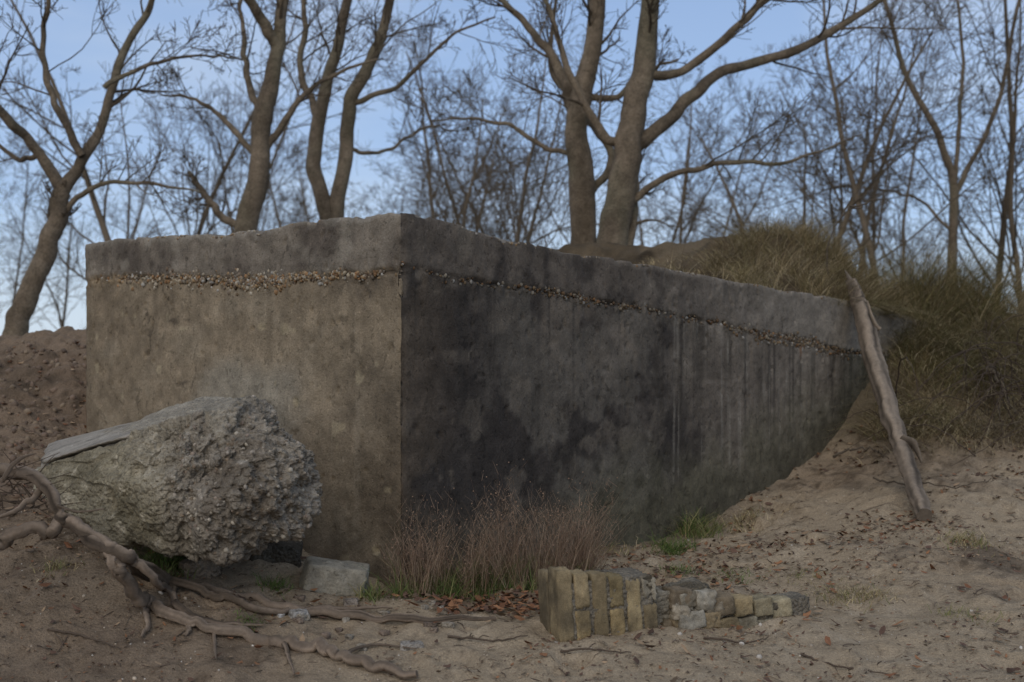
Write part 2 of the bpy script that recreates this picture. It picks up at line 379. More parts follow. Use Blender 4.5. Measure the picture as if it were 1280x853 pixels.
pcs=np.array([[.42,.30,.17],[.50,.42,.30],[.33,.20,.10],[.50,.44,.34],[.28,.22,.16],[.38,.26,.14],[.20,.14,.09],[.45,.38,.28],[.52,.49,.43],[.40,.22,.10]])
a=Acc()
def agg(n,facei,lo,hi,sd,off,size,dim,densf):
    s=rng.uniform(lo,hi,n); keep=rng.uniform(size=n)<densf(s); s=s[keep]; n=len(s)
    e=eL if facei==0 else eR; nn=nL if facei==0 else nR
    sm=np.interp(s,s_[face==facei][::-1] if facei==0 else s_[face==1],seam[face==facei][::-1] if facei==0 else seam[face==1])
    z=sm+off+rng.normal(0,sd,n)
    xy=C0+e*s[:,None]+nn*(rng.uniform(-.010,.002,n))[:,None]
    pebbles(a,np.c_[xy,z],rng.uniform(size*.35,size,n),pcs[rng.integers(0,len(pcs),n)]*dim*rng.uniform(.4,1.1,(n,1)))
dens=lambda s:(.2+.8*ss(-.3,.3,fbm(s*3,4.,0,3)))
agg(2800,0,.0,2.62,.013,-.014,.0135,.78,lambda s:(.3+.7*ss(.25,.7,s)*ss(2.6,2.3,s))*dens(s))
agg(1700,0,.8,2.35,.024,-.014,.015,.8,lambda s:dens(s))
agg(2600,1,.05,5.0,.012,-.016,.013,.40,lambda s:(.25+.75*ss(.7,1.4,s))*dens(s))
agg(1200,1,2.4,5.0,.022,-.028,.015,.58,lambda s:.9*dens(s))
agg(260,0,.0,2.62,.006,.02,.009,.6,lambda s:.8*dens(s+3))
n=900; s=rng.uniform(.5,LL,n); xy=C0+eL*s[:,None]-nL*rng.uniform(0,.06,n)[:,None]
pebbles(a,np.c_[xy,np.interp(s,s_[face==0][::-1],ztop[face==0][::-1])-.006],rng.uniform(.004,.010,n),pcs[rng.integers(0,9,n)]*.7)
n=500; s=rng.uniform(.3,4.5,n); xy=C0+eR*s[:,None]-nR*rng.uniform(0,.06,n)[:,None]
pebbles(a,np.c_[xy,np.interp(s,s_[face==1],ztop[face==1])-.006],rng.uniform(.004,.009,n),pcs[rng.integers(0,9,n)]*.55)
a.obj('exposed_aggregate',M_peb,parent=bunker)

# ------------------------------------------------------------------ soil mound lying on the roof
us=np.linspace(.03,3.2,150); ts=np.linspace(1.2,6.4,230)
U,Tt=np.meshgrid(us,ts,indexing='ij')
XY=C0+eR*Tt[...,None]-nR*U[...,None]
xq,yq=XY[...,0],XY[...,1]
def mound_z(t,u):
    r=1.739-.0535*t+.022*u
    return r-.035+.36*np.exp(-((t-4.35)/.75)**2)*ss(-.02,.6,u)+.13*ss(2.0,3.6,t)*ss(.02,.55,u)+.05*ss(3.2,4.2,t)*ss(.02,.2,u)
nz=fbm(xq*2,yq*2,5.,4)
zq=mound_z(Tt+.2*nz,U)+.05*nz*ss(.05,.4,U)*ss(1.8,2.6,Tt)+.02*fbm(xq*12,yq*12,6.,3)*ss(0,.1,U)
zq=zq-.9*ss(5.2,6.4,Tt)-.5*ss(2.4,3.2,U)-.1*ss(.06,.03,U)
cm=np.array([.10,.075,.047])*(1+.5*fbm(xq*6,yq*6,9.,4)[...,None])
cm=M(cm,np.array([.2,.155,.10]),.5*ss(.1,.6,fbm(xq*2.5,yq*2.5,11.,3)))
nu,nt_=U.shape; ix=(np.arange(nu-1)[:,None]*nt_+np.arange(nt_-1)[None]).ravel()
a=Acc(); a.add(np.stack([xq,yq,zq],-1),np.c_[ix,ix+1,ix+nt_+1,ix+nt_],None,cm); a.obj('soil_mound',M_sand)

# ------------------------------------------------------------------ grass blades
def blades(acc,base,h,lean,w,cols,droop=.5,seg=5):
    n=len(base); f=np.linspace(0,1,seg+1)
    d=norm(np.c_[lean,np.ones(n)])
    side=norm(np.c_[rng.normal(size=(n,2)),np.zeros(n)])
    P=base[:,None,:]+d[:,None,:]*h[:,None,None]*f[None,:,None]
    hd=norm(np.c_[lean,np.zeros(n)]+1e-6)
    P=P+hd[:,None,:]*(h*droop)[:,None,None]*(f**2.2)[None,:,None]
    P[...,2]-=(h*droop*.75)[:,None]*(f**2.6)[None]
    P=P+rng.normal(0,.008,(n,seg+1,3))*f[None,:,None]
    ww=w[:,None]*(1-.85*f)[None]
    Lp=P-side[:,None,:]*ww[...,None]; Rp=P+side[:,None,:]*ww[...,None]
    V=np.stack([Lp,Rp],2)
    b=(np.arange(n)*(seg+1)*2)[:,None]; i=(np.arange(seg)*2)[None]
    Q=np.stack([b+i,b+i+1,b+i+3,b+i+2],-1).reshape(-1,4)
    acc.add(V,Q,None,np.repeat(cols,(seg+1)*2,axis=0))
def pick(pal,n,j=.25): 
    pal=np.array(pal); return pal[rng.integers(0,len(pal),n)]*rng.uniform(1-j,1+j,(n,1))
DRY=[[.46,.37,.21],[.37,.29,.16],[.28,.215,.12],[.52,.43,.27],[.19,.14,.085],[.25,.215,.10]]
OLIVE=[[.19,.19,.075],[.23,.21,.095],[.14,.15,.055],[.30,.25,.12]]
GREEN=[[.08,.13,.03],[.11,.16,.04],[.06,.10,.027],[.15,.17,.06]]
a=Acc()
def bank(n,cx,cy,rx,ry,hlo,hhi,pal,lean=(0,-.4),dr=.7,w=.0024,tuft=40):
    k=max(1,n//tuft); c=np.c_[rng.normal(cx,rx,k),rng.normal(cy,ry,k)]
    tl=np.array(lean)+rng.normal(0,.4,(k,2)); i=rng.integers(0,k,n)
    tc_=rng.uniform(.5,1.25,k)
    p=c[i]+rng.normal(0,.05,(n,2)); z=terr(p[:,0],p[:,1])-.02
    blades(a,np.c_[p,z],rng.uniform(hlo,hhi,n),tl[i]+rng.normal(0,.35,(n,2)),rng.uniform(.5,1,n)*w,pick(pal,n)*tc_[i][:,None],dr*1.0)
bank(5600,3.5,9.3,.45,.45,.25,.6,DRY+OLIVE[:2])
bank(4400,3.05,8.8,.25,.22,.2,.5,DRY+OLIVE)
bank(5000,4.3,9.2,.5,.5,.25,.6,DRY)
bank(4600,3.2,9.8,.3,.3,.5,.85,DRY+OLIVE,dr=.3)
bank(2000,2.6,8.15,.15,.15,.15,.35,DRY+OLIVE[:1],lean=(-.2,-.4))
bank(4200,3.6,8.15,.5,.25,.15,.42,DRY,dr=.9)
bank(2200,3.2,7.85,.45,.12,.08,.28,DRY,dr=1.0,tuft=20)
bank(1800,5.2,9.0,.6,.6,.25,.55,DRY)
bank(3400,3.7,7.9,.4,.18,.15,.4,DRY,dr=1.0,tuft=30)
a.obj('marram_grass',M_grass,smooth=False)
a=Acc()
def roofgrass(n,k,t0,ts_,ulo,uhi,hlo,hhi,lean,pal,dr,jit=.04,tmax=4.75):
    ct=np.c_[np.minimum(rng.normal(t0,ts_,k),tmax),rng.uniform(ulo,uhi,k)]; i=rng.integers(0,k,n); tu=ct[i]+rng.normal(0,jit,(n,2)); tu[:,1]=np.maximum(tu[:,1],.03)
    xy=C0+eR*tu[:,:1]-nR*tu[:,1:]
    ln=lean[None]*rng.uniform(.3,1.2,(n,1))+rng.normal(0,.3,(n,2))+rng.normal(0,.4,(k,2))[i]
    blades(a,np.c_[xy,mound_z(tu[:,0],tu[:,1])-.03],rng.uniform(hlo,hhi,n),ln,rng.uniform(.001,.0024,n),pick(pal,n)*rng.uniform(.6,1.1,k)[i][:,None],dr)
roofgrass(9500,140,4.2,.45,.03,.9,.14,.44,np.zeros(2),DRY+OLIVE[3:],.55)
roofgrass(1300,40,4.35,.2,.03,.12,.10,.26,nR,DRY+OLIVE,.8,.03)
roofgrass(2600,80,3.1,.6,.1,1.6,.03,.12,np.zeros(2),DRY,.6,.06)
a.obj('grass_tuft',M_grass,smooth=False)

a=Acc()
k=60; kc=np.c_[rng.uniform(-.46,.34,k),np.zeros(k)]; kh=rng.uniform(.55,1.2,k)*(1-.45*np.abs((kc[:,0]+.05)/.5)**2); kl=rng.normal(0,.18,(k,2))
n=1900; i=rng.integers(0,k,n); cx=kc[i,0]+rng.normal(0,.024,n); cy=5.44+.9*(cx+.47)*.45+rng.normal(0,.03,n)+rng.normal(0,.07,k)[i]-.10*(cx+.47)
z=terr(cx,cy)
hh=rng.uniform(.22,.56,n)*kh[i]
ln=np.c_[rng.normal(0,.12,n),rng.normal(-.06,.1,n)]+kl[i]
blades(a,np.c_[cx,cy,z-.01],hh,ln,rng.uniform(.0008,.0015,n),pick([[.22,.145,.095],[.27,.19,.13],[.14,.09,.06],[.34,.26,.18]],n),.14)
top=np.c_[cx,cy,z]+norm(np.c_[ln,np.ones(n)])*hh[:,None]*rng.uniform(.6,.98,(n,1))
sel=rng.uniform(size=n)<.8; ns=sel.sum()
pebbles(a,top[sel]+rng.normal(0,.006,(ns,3)),rng.uniform(.002,.0045,ns),pick([[.27,.18,.12],[.20,.13,.09]],ns),ICO1)
P0=top[sel]-np.array([0,0,.04]); dd=norm(np.c_[rng.normal(size=(ns,2)),np.full(ns,1.3)])*rng.uniform(.02,.07,(ns,1))
tubes(a,np.stack([P0,P0+dd*.6,P0+dd],1),np.tile([.0009,.0008,.0004],(ns,1)),3,pick([[.22,.155,.11]],ns))
n=2200; cx=rng.uniform(-.48,.34,n); cy=5.36+.33*(cx+.47)+rng.normal(0,.07,n); z=terr(cx,cy); m_=.4+.6*ss(-.4,.4,fbm(cx*12,cy*12,3.,2))
blades(a,np.c_[cx,cy,z-.01],rng.uniform(.05,.26,n)*m_,rng.normal(0,.4,(n,2)),rng.uniform(.001,.0022,n),pick(GREEN+OLIVE[:2],n)*.85,.3)
a.obj('dead_shrub',M_grass,smooth=False)
def tuft(a_,b_,r,n,h,pal):
    p0=G(a_,b_); a=Acc(); p=p0[:2]+rng.normal(0,r,(n,2)); z=terr(p[:,0],p[:,1])
    blades(a,np.c_[p,z-.005],rng.uniform(.35,1,n)*h,rng.normal(0,.55,(n,2)),rng.uniform(.0012,.0026,n),pick(pal,n),.35)
    a.obj('weed_tuft',M_grass,smooth=False)
tuft(205,705,.055,260,.13,GREEN); tuft(235,700,.04,160,.11,GREEN); tuft(840,692,.05,320,.13,GREEN); tuft(870,668,.06,350,.24,OLIVE+GREEN); tuft(845,715,.05,130,.07,GREEN)
tuft(345,735,.03,90,.12,GREEN); tuft(465,748,.035,140,.12,GREEN+OLIVE); tuft(72,712,.035,100,.09,DRY+OLIVE); tuft(1060,745,.09,220,.08,OLIVE+DRY); tuft(1210,680,.06,180,.10,OLIVE+DRY)
tuft(310,780,.03,60,.06,GREEN); tuft(920,725,.05,90,.06,GREEN); tuft(1000,725,.06,80,.05,OLIVE); tuft(600,745,.05,140,.1,GREEN); tuft(1200,770,.06,80,.07,OLIVE)
tuft(750,690,.09,150,.1,DRY+OLIVE); tuft(1085,745,.05,90,.07,DRY); tuft(930,655,.08,160,.12,DRY+OLIVE)

# ------------------------------------------------------------------ concrete boulder
bld=empty('concrete_boulder')
pts=SP([(60,562,5.75),(42,590,5.25),(42,612,5.2),(120,548,5.9),(305,508,4.95),(325,504,5.35),(272,492,5.35),(250,512,4.95),(375,556,5.0),(396,640,5.0),(385,590,5.3),(352,676,4.85),(290,697,4.8),(200,684,4.88),(130,662,5.0),(345,650,5.55),(100,625,5.7),(318,600,4.66),(255,640,4.68),(190,600,4.84)])
V,Nn,T,c=rock(pts,8,110)
rough=ss(-1.50,-1.15,V[:,0]+.25*(V[:,2]-.6)+.12*fbm(V[:,0]*4,V[:,2]*4,V[:,1]*4,3))
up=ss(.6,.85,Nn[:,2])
rough=np.clip(rough*(1-.8*up*ss(-1.0,-1.15,V[:,0])),.06,1)
dirn=norm(V-c)
rid=lambda s,z0:1-2*np.abs(fbm(V[:,0]*s,V[:,1]*s,V[:,2]*s+z0,3))
d=rough*(.065*fbm(V[:,0]*4.5,V[:,1]*4.5,V[:,2]*4.5,3)+.030*fbm(V[:,0]*14,V[:,1]*14,V[:,2]*14,3)+.022*fbm(V[:,0]*40,V[:,1]*40,V[:,2]*40,4,.6)-.022*ss(.5,.9,rid(9,3.))-.002)
d+=(1-rough)*(.022*fbm(V[:,0]*6,V[:,1]*6,V[:,2]*9,4)+.05*np.round(2.5*fbm(V[:,0]*2.5,V[:,1]*2.5,V[:,2]*7,2))/2.5*(1-up)+.008*fbm(V[:,0]*35,V[:,1]*35,V[:,2]*35,3))
d-=.028*ss(.4,.9,fbm(V[:,0]*9,V[:,1]*9,V[:,2]*9,2))*(1-up)
V=V+dirn*d[:,None]
q1=fbm(V[:,0]*4,V[:,1]*4,V[:,2]*4,4);q2=fbm(V[:,0]*20,V[:,1]*20,V[:,2]*20,3);q3=fbm(V[:,0]*60,V[:,1]*60,V[:,2]*60,2)
cg=M(np.tile(L3(.30,.26,.205),(len(V),1)),L3(.19,.158,.12),ss(-.3,.6,q1+.5*q2)); cg=M(cg,L3(.13,.105,.08),.5*ss(.25,.8,q3)); cg=M(cg,L3(.39,.35,.29),.5*ss(.3,.8,q2))
cy_=M(np.tile(L3(.31,.27,.185),(len(V),1)),L3(.18,.155,.10),ss(-.2,.5,q1)); cy_=M(cy_,L3(.44,.39,.29),.7*ss(.2,.7,q2))
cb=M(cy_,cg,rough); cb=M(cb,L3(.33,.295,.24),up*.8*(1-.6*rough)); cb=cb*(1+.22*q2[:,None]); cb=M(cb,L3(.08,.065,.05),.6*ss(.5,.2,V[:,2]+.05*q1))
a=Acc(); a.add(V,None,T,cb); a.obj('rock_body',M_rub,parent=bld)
a=Acc(); cand=np.where((rough>.75)&(V[:,1]<5.35))[0]; pi=rng.choice(cand,800)
pebbles(a,V[pi]-dirn[pi]*.005,rng.uniform(.003,.012,800),pick([[.36,.31,.25],[.27,.21,.16],[.40,.35,.27],[.2,.15,.1]],800)*.85); a.obj('aggregate',M_peb,parent=bld)
pts=SP([(58,572,5.8),(46,586,5.3),(60,556,5.9),(66,576,5.2),(130,556,5.1),(120,545,6.0),(300,517,4.96),(305,508,4.96),(292,500,5.45),(288,509,5.45)]); pts[:,2]+=.010
V,Nn,T,c=rock(pts,6,70); V+=norm(V-c)*(.022*fbm(V[:,0]*6,V[:,1]*6,V[:,2]*8,4)+.010*fbm(V[:,0]*30,V[:,1]*30,V[:,2]*30,3))[:,None]
a=Acc(); a.add(V,None,T,L3(.29,.26,.215)*(1+.35*fbm(V[:,0]*12,V[:,1]*12,V[:,2]*12,4)[:,None])); a.obj('slab_skin',M_conc,parent=bld)

def lump(name,a_,b_,w,dp,h,col,yaw=0,sub=4,tilt=0,amp=.05,mat=None,sink=.25):
    p=G(a_,b_) 
    q=[]
    for sx in(-1,1):
        for sy in(-1,1):
            for sz in(-1,1):
                q.append(np.array([sx*w/2*rng.uniform(.75,1.1),sy*dp/2*rng.uniform(.75,1.1),sz*h/2*rng.uniform(.75,1.1)]))
    q=np.array(q); cy,sy_=math.cos(yaw),math.sin(yaw); R=np.array([[cy,-sy_,0],[sy_,cy,0],[0,0,1]]); ct,s2=math.cos(tilt),math.sin(tilt); R=R@np.array([[ct,0,-s2],[0,1,0],[s2,0,ct]])
    q=q@R.T
    V,Nn,T,c=rock(q,sub,40); V=V+norm(V-c)*(w*amp*fbm(V[:,0]*6/w*.5,V[:,1]*6/w*.5+a_,V[:,2]*6/w*.5,3)+w*amp*.3*fbm(V[:,0]*25/w*.5,V[:,1]*25/w*.5,V[:,2]*25/w*.5,2))[:,None]
    V=V+np.array([p[0],p[1]+dp/2,p[2]+h*(.5-sink)])
    a=Acc(); a.add(V,None,T,np.array(col)*(1+.25*fbm(V[:,0]*25,V[:,1]*25,V[:,2]*25,3)[:,None])); return a.obj(name,mat or M_rub)
lump('concrete_block',412,744,.29,.2,.14,(.30,.27,.21),.15,5,-.12,.045,M_conc,.15)
lump('rubble_stone',243,724,.14,.12,.10,(.25,.20,.15),.6,4,.3)
lump('rubble_stone',300,700,.12,.12,.08,(.16,.13,.1),.2,4)
lump('rubble_stone',437,757,.06,.05,.03,(.26,.22,.18),.2,3)
lump('rubble_stone',372,775,.075,.05,.04,(.36,.34,.31),.5,4)
lump('rubble_stone',515,815,.09,.06,.028,(.33,.30,.26),.1,4)
lump('rubble_stone',340,705,.22,.2,.1,(.10,.085,.065),.2,4)
lump('rubble_stone',350,775,.03,.03,.02,(.45,.43,.40),.5,3)
for k_ in range(26):
    lump('rubble_stone',rng.uniform(360,560),rng.uniform(725,830),rng.uniform(.02,.055),.03,.025,pick([[.22,.17,.13],[.33,.29,.23]],1)[0],rng.uniform(0,3),3)

# ------------------------------------------------------------------ fallen brickwork
bw=empty('brick_wall_fragment')
def boxpts(w,d,h): return np.array([[x*w/2,y*d/2,z*h/2] for x in(-1,1) for y in(-1,1) for z in(-1,1)])
a=Acc(); mo=Acc()
def brick(cx,cy,cz,w,d,h,yaw,roll,col,sub=4,amp=.0035,k=45,acc=None):
    V,Nn,T,c=rock(boxpts(w,d,h),sub,k)
    s0=rng.uniform(0,50)
    V=V+norm(V-c)*(amp*fbm(V[:,0]*25+s0,V[:,1]*25,V[:,2]*25,3)+amp*.5*fbm(V[:,0]*90+s0,V[:,1]*90,V[:,2]*90,2))[:,None]
    cr_,sr=math.cos(roll),math.sin(roll); V=V@np.array([[cr_,0,-sr],[0,1,0],[sr,0,cr_]])
    cy_,sy_=math.cos(yaw),math.sin(yaw); V=V@np.array([[cy_,sy_,0],[-sy_,cy_,0],[0,0,1]])
    V=V+np.array([cx,cy,cz])
    cc_=np.array(col)*(1+.3*fbm(V[:,0]*20+s0,V[:,1]*20,V[:,2]*20,3)[:,None])
    dk=ss(.0,.6,fbm(V[:,0]*9,V[:,1]*9+s0,V[:,2]*9,3)); cc_=M(cc_,L3(.10,.082,.055),dk*.75)
    (acc or a).add(V,None,T,cc_)
BC=[[.25,.19,.10],[.21,.165,.09],[.28,.22,.125],[.19,.15,.09],[.23,.18,.105]]
org=S(697,797,4.72); ang=.30; ex=np.array([math.cos(ang),math.sin(ang)]); ey=np.array([-ex[1],ex[0]])
z0=org[2]-.035
def put(px,py_,pz,w,d,h,roll=0,col=None,**kw):
    p=org[:2]+ex*px+ey*py_; brick(p[0],p[1],z0+pz,w,d,h,ang,roll,pick(BC,1,.22)[0] if col is None else col,**kw)
W7=[.068,.068,.068,.066,.068,.066]
xx=.035
for i_,w_ in enumerate(W7):
    top=.280-.008*i_+rng.normal(0,.003); r=-.05-.006*i_
    if i_ in (1,3):
        h1=.13; put(xx,.06,h1/2,w_-.009,.115,h1-.004,r,amp=.006); put(xx-.006,.06,(h1+top)/2,w_-.009,.115,top-h1-.006,r,amp=.006)
    elif i_==5:
        put(xx,.06,.07,w_-.009,.115,.135,r,amp=.005); put(xx-.006,.06,.19,w_-.006,.11,.09,r,col=(.30,.265,.20),amp=.009)
    else: put(xx,.06,top/2,w_-.009,.115,top,r,amp=.006)
    put(xx,.18,top/2-.012,w_-.007,.11,top-.02,r)
    xx+=w_+.001
p=org[:2]+ex*.205+ey*.118; brick(p[0],p[1],z0+.118,.37,.222,.245,ang,-.06,(.20,.175,.135),sub=6,amp=.006,acc=mo,k=70)
for i_ in range(18):
    px=.41+rng.uniform(0,.24); pz=rng.uniform(.02,.185-.22*(px-.4)); put(px,.05+rng.uniform(0,.06),pz,rng.uniform(.07,.12),rng.uniform(.08,.12),rng.uniform(.05,.09),rng.uniform(-.2,.1),col=pick([[.28,.24,.18],[.24,.19,.13],[.26,.20,.12],[.33,.30,.24]],1)[0],amp=.010,k=25)
p=org[:2]+ex*.52+ey*.13; brick(p[0],p[1],z0+.085,.30,.17,.19,ang,-.12,(.22,.195,.15),sub=5,amp=.012,acc=mo,k=20)
for row,(zz_,cnt) in enumerate([(.028,5),(.108,4)]):
    for i_ in range(cnt):
        put(.71+i_*.09+(.0 if row==0 else -.02),.07+.012*i_,zz_+.003*rng.normal()-.010*i_,.086,.11,.074,-.10,amp=.006,k=30,col=pick([[.27,.21,.12],[.27,.23,.15],[.19,.15,.10],[.29,.26,.19]],1)[0])
p=org[:2]+ex*.88+ey*.125; brick(p[0],p[1],z0+.045,.43,.14,.125,ang,-.09,(.20,.175,.135),sub=5,amp=.008,acc=mo,k=30)
a.obj('bricks',M_brick,parent=bw); mo.obj('mortar',M_rub,parent=bw)

# ------------------------------------------------------------------ leaning log
def limb(acc,P,R,n=40,sides=12,col=(.2,.17,.14),wob=.12,j=0.,lump_=.22):
    P=resample(P,n); R=np.interp(np.linspace(0,1,n),np.linspace(0,1,len(R)),R)
    P=P+np.c_[fbm(np.arange(n)*.35+j,1.),fbm(np.arange(n)*.35+j,2.),fbm(np.arange(n)*.35+j,3.)]*R[:,None]*wob*3
    tubes(acc,P,R,sides,col)
    V=acc.V[-1]; ax=np.repeat(P,sides,axis=0); r=V-ax
    th=np.tile(np.arange(sides)/sides*2*math.pi,n)
    al=np.repeat(np.r_[0,np.cumsum(np.linalg.norm(np.diff(P,axis=0),axis=1))],sides)
    grain=fbm(np.cos(th)*2.2+j,np.sin(th)*2.2,al*1.6,4)
    m=1+lump_*fbm(V[:,0]*8+j,V[:,1]*8,V[:,2]*8,3)+.14*grain+.05*fbm(V[:,0]*60,V[:,1]*60,V[:,2]*60,2)
    acc.V[-1]=ax+r*m[:,None]
    acc.C[-1]=acc.C[-1]*np.clip(1+.8*grain+.2*fbm(V[:,0]*10,V[:,1]*10,V[:,2]*6+j,3),.25,1.8)[:,None]
    a0=acc.V[-1]
    for ring,cpt in ((np.arange(sides),P[0]),(np.arange(sides)+(n-1)*sides,P[-1])):
        vv=np.vstack([a0[ring],cpt]); acc.add(vv,None,[[k,(k+1)%sides,sides] for k in range(sides)],np.array(col)*.8)
a=Acc()
limb(a,SP([(1064,350,8.42),(1078,395,8.3),(1098,470,7.9),(1120,540,7.35),(1140,600,6.9),(1156,645,6.5)]),[.034,.056,.062,.056,.050,.045,.040],110,24,(.18,.145,.11),.05,lump_=.10)
limb(a,SP([(1070,370,8.42),(1062,350,8.45),(1056,338,8.5)]),[.03,.016,.003],14,8,(.17,.14,.11),.1)
limb(a,SP([(1128,548,7.22),(1142,556,7.15),(1152,578,7.1)]),[.03,.02,.006],14,8,(.12,.095,.07),.1)
limb(a,SP([(1100,412,8.2),(1092,402,8.2),(1084,376,8.25)]),[.018,.014,.003],12,8,(.24,.19,.14),.1)
a.obj('fallen_log',M_wood)

# ------------------------------------------------------------------ dead root / branch at left
a=Acc(); rc_=(.175,.135,.10)
def ro(pl,R,off=.0,n=60,sides=10,j=0.,lift=None):
    P=[]
    for q in pl:
        if len(q)==3: P.append(S(*q))
        else:
            p=G(*q); p[2]+=off; P.append(p)
    limb(a,P,[r*1.12 for r in R],n,sides,rc_,.25,j)
ro([(-60,570,4.75),(0,585,4.7),(50,608,4.65),(80,648,4.62),(120,680,4.62),(165,700,4.65),(205,738),(265,748),(350,764),(430,775),(510,780),(620,778)],[.022,.021,.022,.022,.024,.022,.018,.017,.016,.015,.013,.006],.014,120,12,1.)
ro([(-60,690,4.6),(0,676,4.6),(50,662,4.62),(90,658,4.62),(130,680,4.62),(160,700,4.62)],[.022,.024,.024,.022,.02,.018],0,60,12,2.)
ro([(140,690,4.62),(150,720,4.6),(190,765),(240,785),(330,806),(400,818),(450,834),(520,852)],[.024,.022,.020,.018,.018,.020,.017,.012],.018,110,12,3.)
ro([(135,685,4.62),(142,715,4.6),(175,752),(185,780),(178,800)],[.02,.018,.015,.01,.004],.01,50,10,4.)
ro([(170,702,4.64),(210,735),(225,768),(262,785),(330,790)],[.018,.016,.014,.01,.004],.016,50,10,5.)
ro([(160,700,4.64),(190,722,4.68),(215,752),(235,790),(228,800)],[.018,.014,.012,.008,.004],.010,50,10,6.)
ro([(210,735),(275,752),(330,772),(400,768),(490,768)],[.016,.014,.012,.010,.004],.02,60,10,7.)
ro([(265,785),(268,805),(270,830)],[.007,.006,.002],.012,20,8,8.)
ro([(355,812),(362,832),(368,850)],[.009,.007,.003],.01,20,8,9.)
ro([(50,612,4.65),(20,640,4.6),(-20,650,4.6)],[.012,.008,.003],0,30,8,10.)
ro([(0,600,4.6),(25,575,4.6),(45,567,4.62)],[.008,.006,.002],0,20,8,11.)
ro([(430,822),(470,812),(520,815)],[.007,.005,.002],.01,20,8,12.)
ro([(60,628,4.63),(95,640,4.6),(130,636,4.6)],[.006,.004,.002],0,20,8,12.)
for i_ in range(40):
    s0=S(rng.uniform(-10,60),rng.uniform(590,640),4.68); d=rng.normal(size=3)*np.array([.10,.06,.05])+np.array([0,0,.03])
    tubes(a,resample([s0,s0+d*.5+rng.normal(0,.01,3),s0+d],8),np.linspace(.003,.001,8),5,(.10,.075,.055))
a.obj('dead_root',M_wood)

# ------------------------------------------------------------------ brambles on bank
a=Acc()
for i_ in range(150):
    p0=np.array([rng.normal(3.55,.5),rng.normal(8.05,.35),0]); p0[2]=H(p0[0],p0[1])
    d=np.array([rng.normal(0,.4),rng.normal(-.1,.25),0]); h=rng.uniform(.08,.4)
    P=[p0,p0+d*.35+[0,0,h],p0+d*.8+[0,0,h*.9],p0+d*1.2+[0,0,h*.1]]; P=resample(P,16)+rng.normal(0,.006,(16,3))
    tubes(a,P,np.linspace(rng.uniform(.003,.006),.0015,16),6,(.07,.052,.04))
for pl,r in [([(1180,535,7.9),(1215,540,7.8),(1260,530,7.7),(1300,520,7.7)],.012),([(1235,455,8.3),(1250,480,8.1),(1275,525,7.8)],.02),([(1090,600,7.3),(1130,605,7.1),(1200,608,6.9),(1240,600,6.9)],.006),([(1040,570,7.6),(1080,560,7.5),(1110,575,7.4)],.008)]:
    tubes(a,resample(SP(pl),20)+rng.normal(0,.008,(20,3)),np.linspace(r,r*.3,20),8,(.10,.08,.06))
a.obj('bramble',M_wood)
a=Acc()
for q in ([(1035,300,8.6),(1060,262,8.6),(1092,235,8.6)],[(1060,262,8.6),(1085,255,8.6),(1100,240,8.6)],[(1050,275,8.6),(1070,240,8.6),(1082,222,8.6)],[(1062,258,8.6),(1100,250,8.6),(1112,258,8.6)]):
    tubes(a,resample(SP(([(1035,345,8.6)] if q[0][0]==1035 else [])+q),14)+rng.normal(0,.008,(14,3)),np.linspace(.007,.002,14),5,(.10,.08,.06))
a.obj('dead_stalk',M_wood)

# ------------------------------------------------------------------ ground litter
def leaves(acc,p,size,cols,lift=.004):
    n=len(p); z=terr(p[:,0],p[:,1])+lift
    yaw=rng.uniform(0,6.28,n); u=np.c_[np.cos(yaw),np.sin(yaw),rng.normal(0,.3,n)]; v_=np.c_[-np.sin(yaw),np.cos(yaw),rng.normal(0,.3,n)]
    o=np.c_[p,z]; prof_=[(-1,0,.25),(-.45,.42,0.1),(.25,.5,.0),(1,0,.35),(.25,-.5,.0),(-.45,-.42,.1)]
    V=[o+size[:,None]*(u*a_+v_*b_*rng.uniform(.7,1.1,(n,1))+np.array([0,0,1])*(c_+abs(b_)*.5*rng.uniform(0,1.3,(n,1)))) for a_,b_,c_ in prof_]
    V=np.stack(V,1); b=(np.arange(n)*6)[:,None]
    Q=np.concatenate([b+np.array([[0,1,2,3]]),b+np.array([[0,3,4,5]])]); acc.add(V,Q,None,np.repeat(cols,6,axis=0))
a=Acc(); LC=[[.18,.085,.045],[.24,.12,.06],[.11,.065,.045],[.14,.10,.065],[.30,.21,.13],[.08,.05,.035]]
p=np.c_[rng.normal(.05,.24,700),rng.normal(5.18,.09,700)]; leaves(a,p,rng.uniform(.012,.028,700),pick(LC[:4],700),.012)
p=np.c_[rng.normal(.35,.25,360),rng.normal(5.75,.12,360)]; leaves(a,p,rng.uniform(.012,.024,360),pick(LC,360))
p=np.c_[rng.normal(1.0,.5,420),rng.normal(6.2,.35,420)]; leaves(a,p,rng.uniform(.01,.022,420),pick(LC,420))
p=np.c_[rng.uniform(-2.4,2.6,9000),rng.uniform(3.9,6.6,9000)]; p=p[fbm(p[:,0]*1.5,p[:,1]*1.5,2.,3)>-.15]; leaves(a,p,rng.uniform(.002,.012,len(p)),pick(LC,len(p)))
p=np.c_[rng.uniform(-2.4,2.6,700),rng.uniform(4.1,6.6,700)]; leaves(a,p,rng.uniform(.012,.026,len(p)),pick(LC,len(p)),.008)
p=np.c_[rng.uniform(1.2,4,1900),rng.uniform(6.3,8.4,1900)]; p=p[fbm(p[:,0]*1.5,p[:,1]*1.5,2.,3)>-.1]; leaves(a,p,rng.uniform(.008,.024,len(p)),pick(LC,len(p)))
p=np.c_[rng.uniform(-3.5,-2.2,500),rng.uniform(6,8.4,500)]; leaves(a,p,rng.uniform(.008,.024,len(p)),pick(LC,len(p)))
a.obj('leaf_litter',M_leaf,smooth=False)
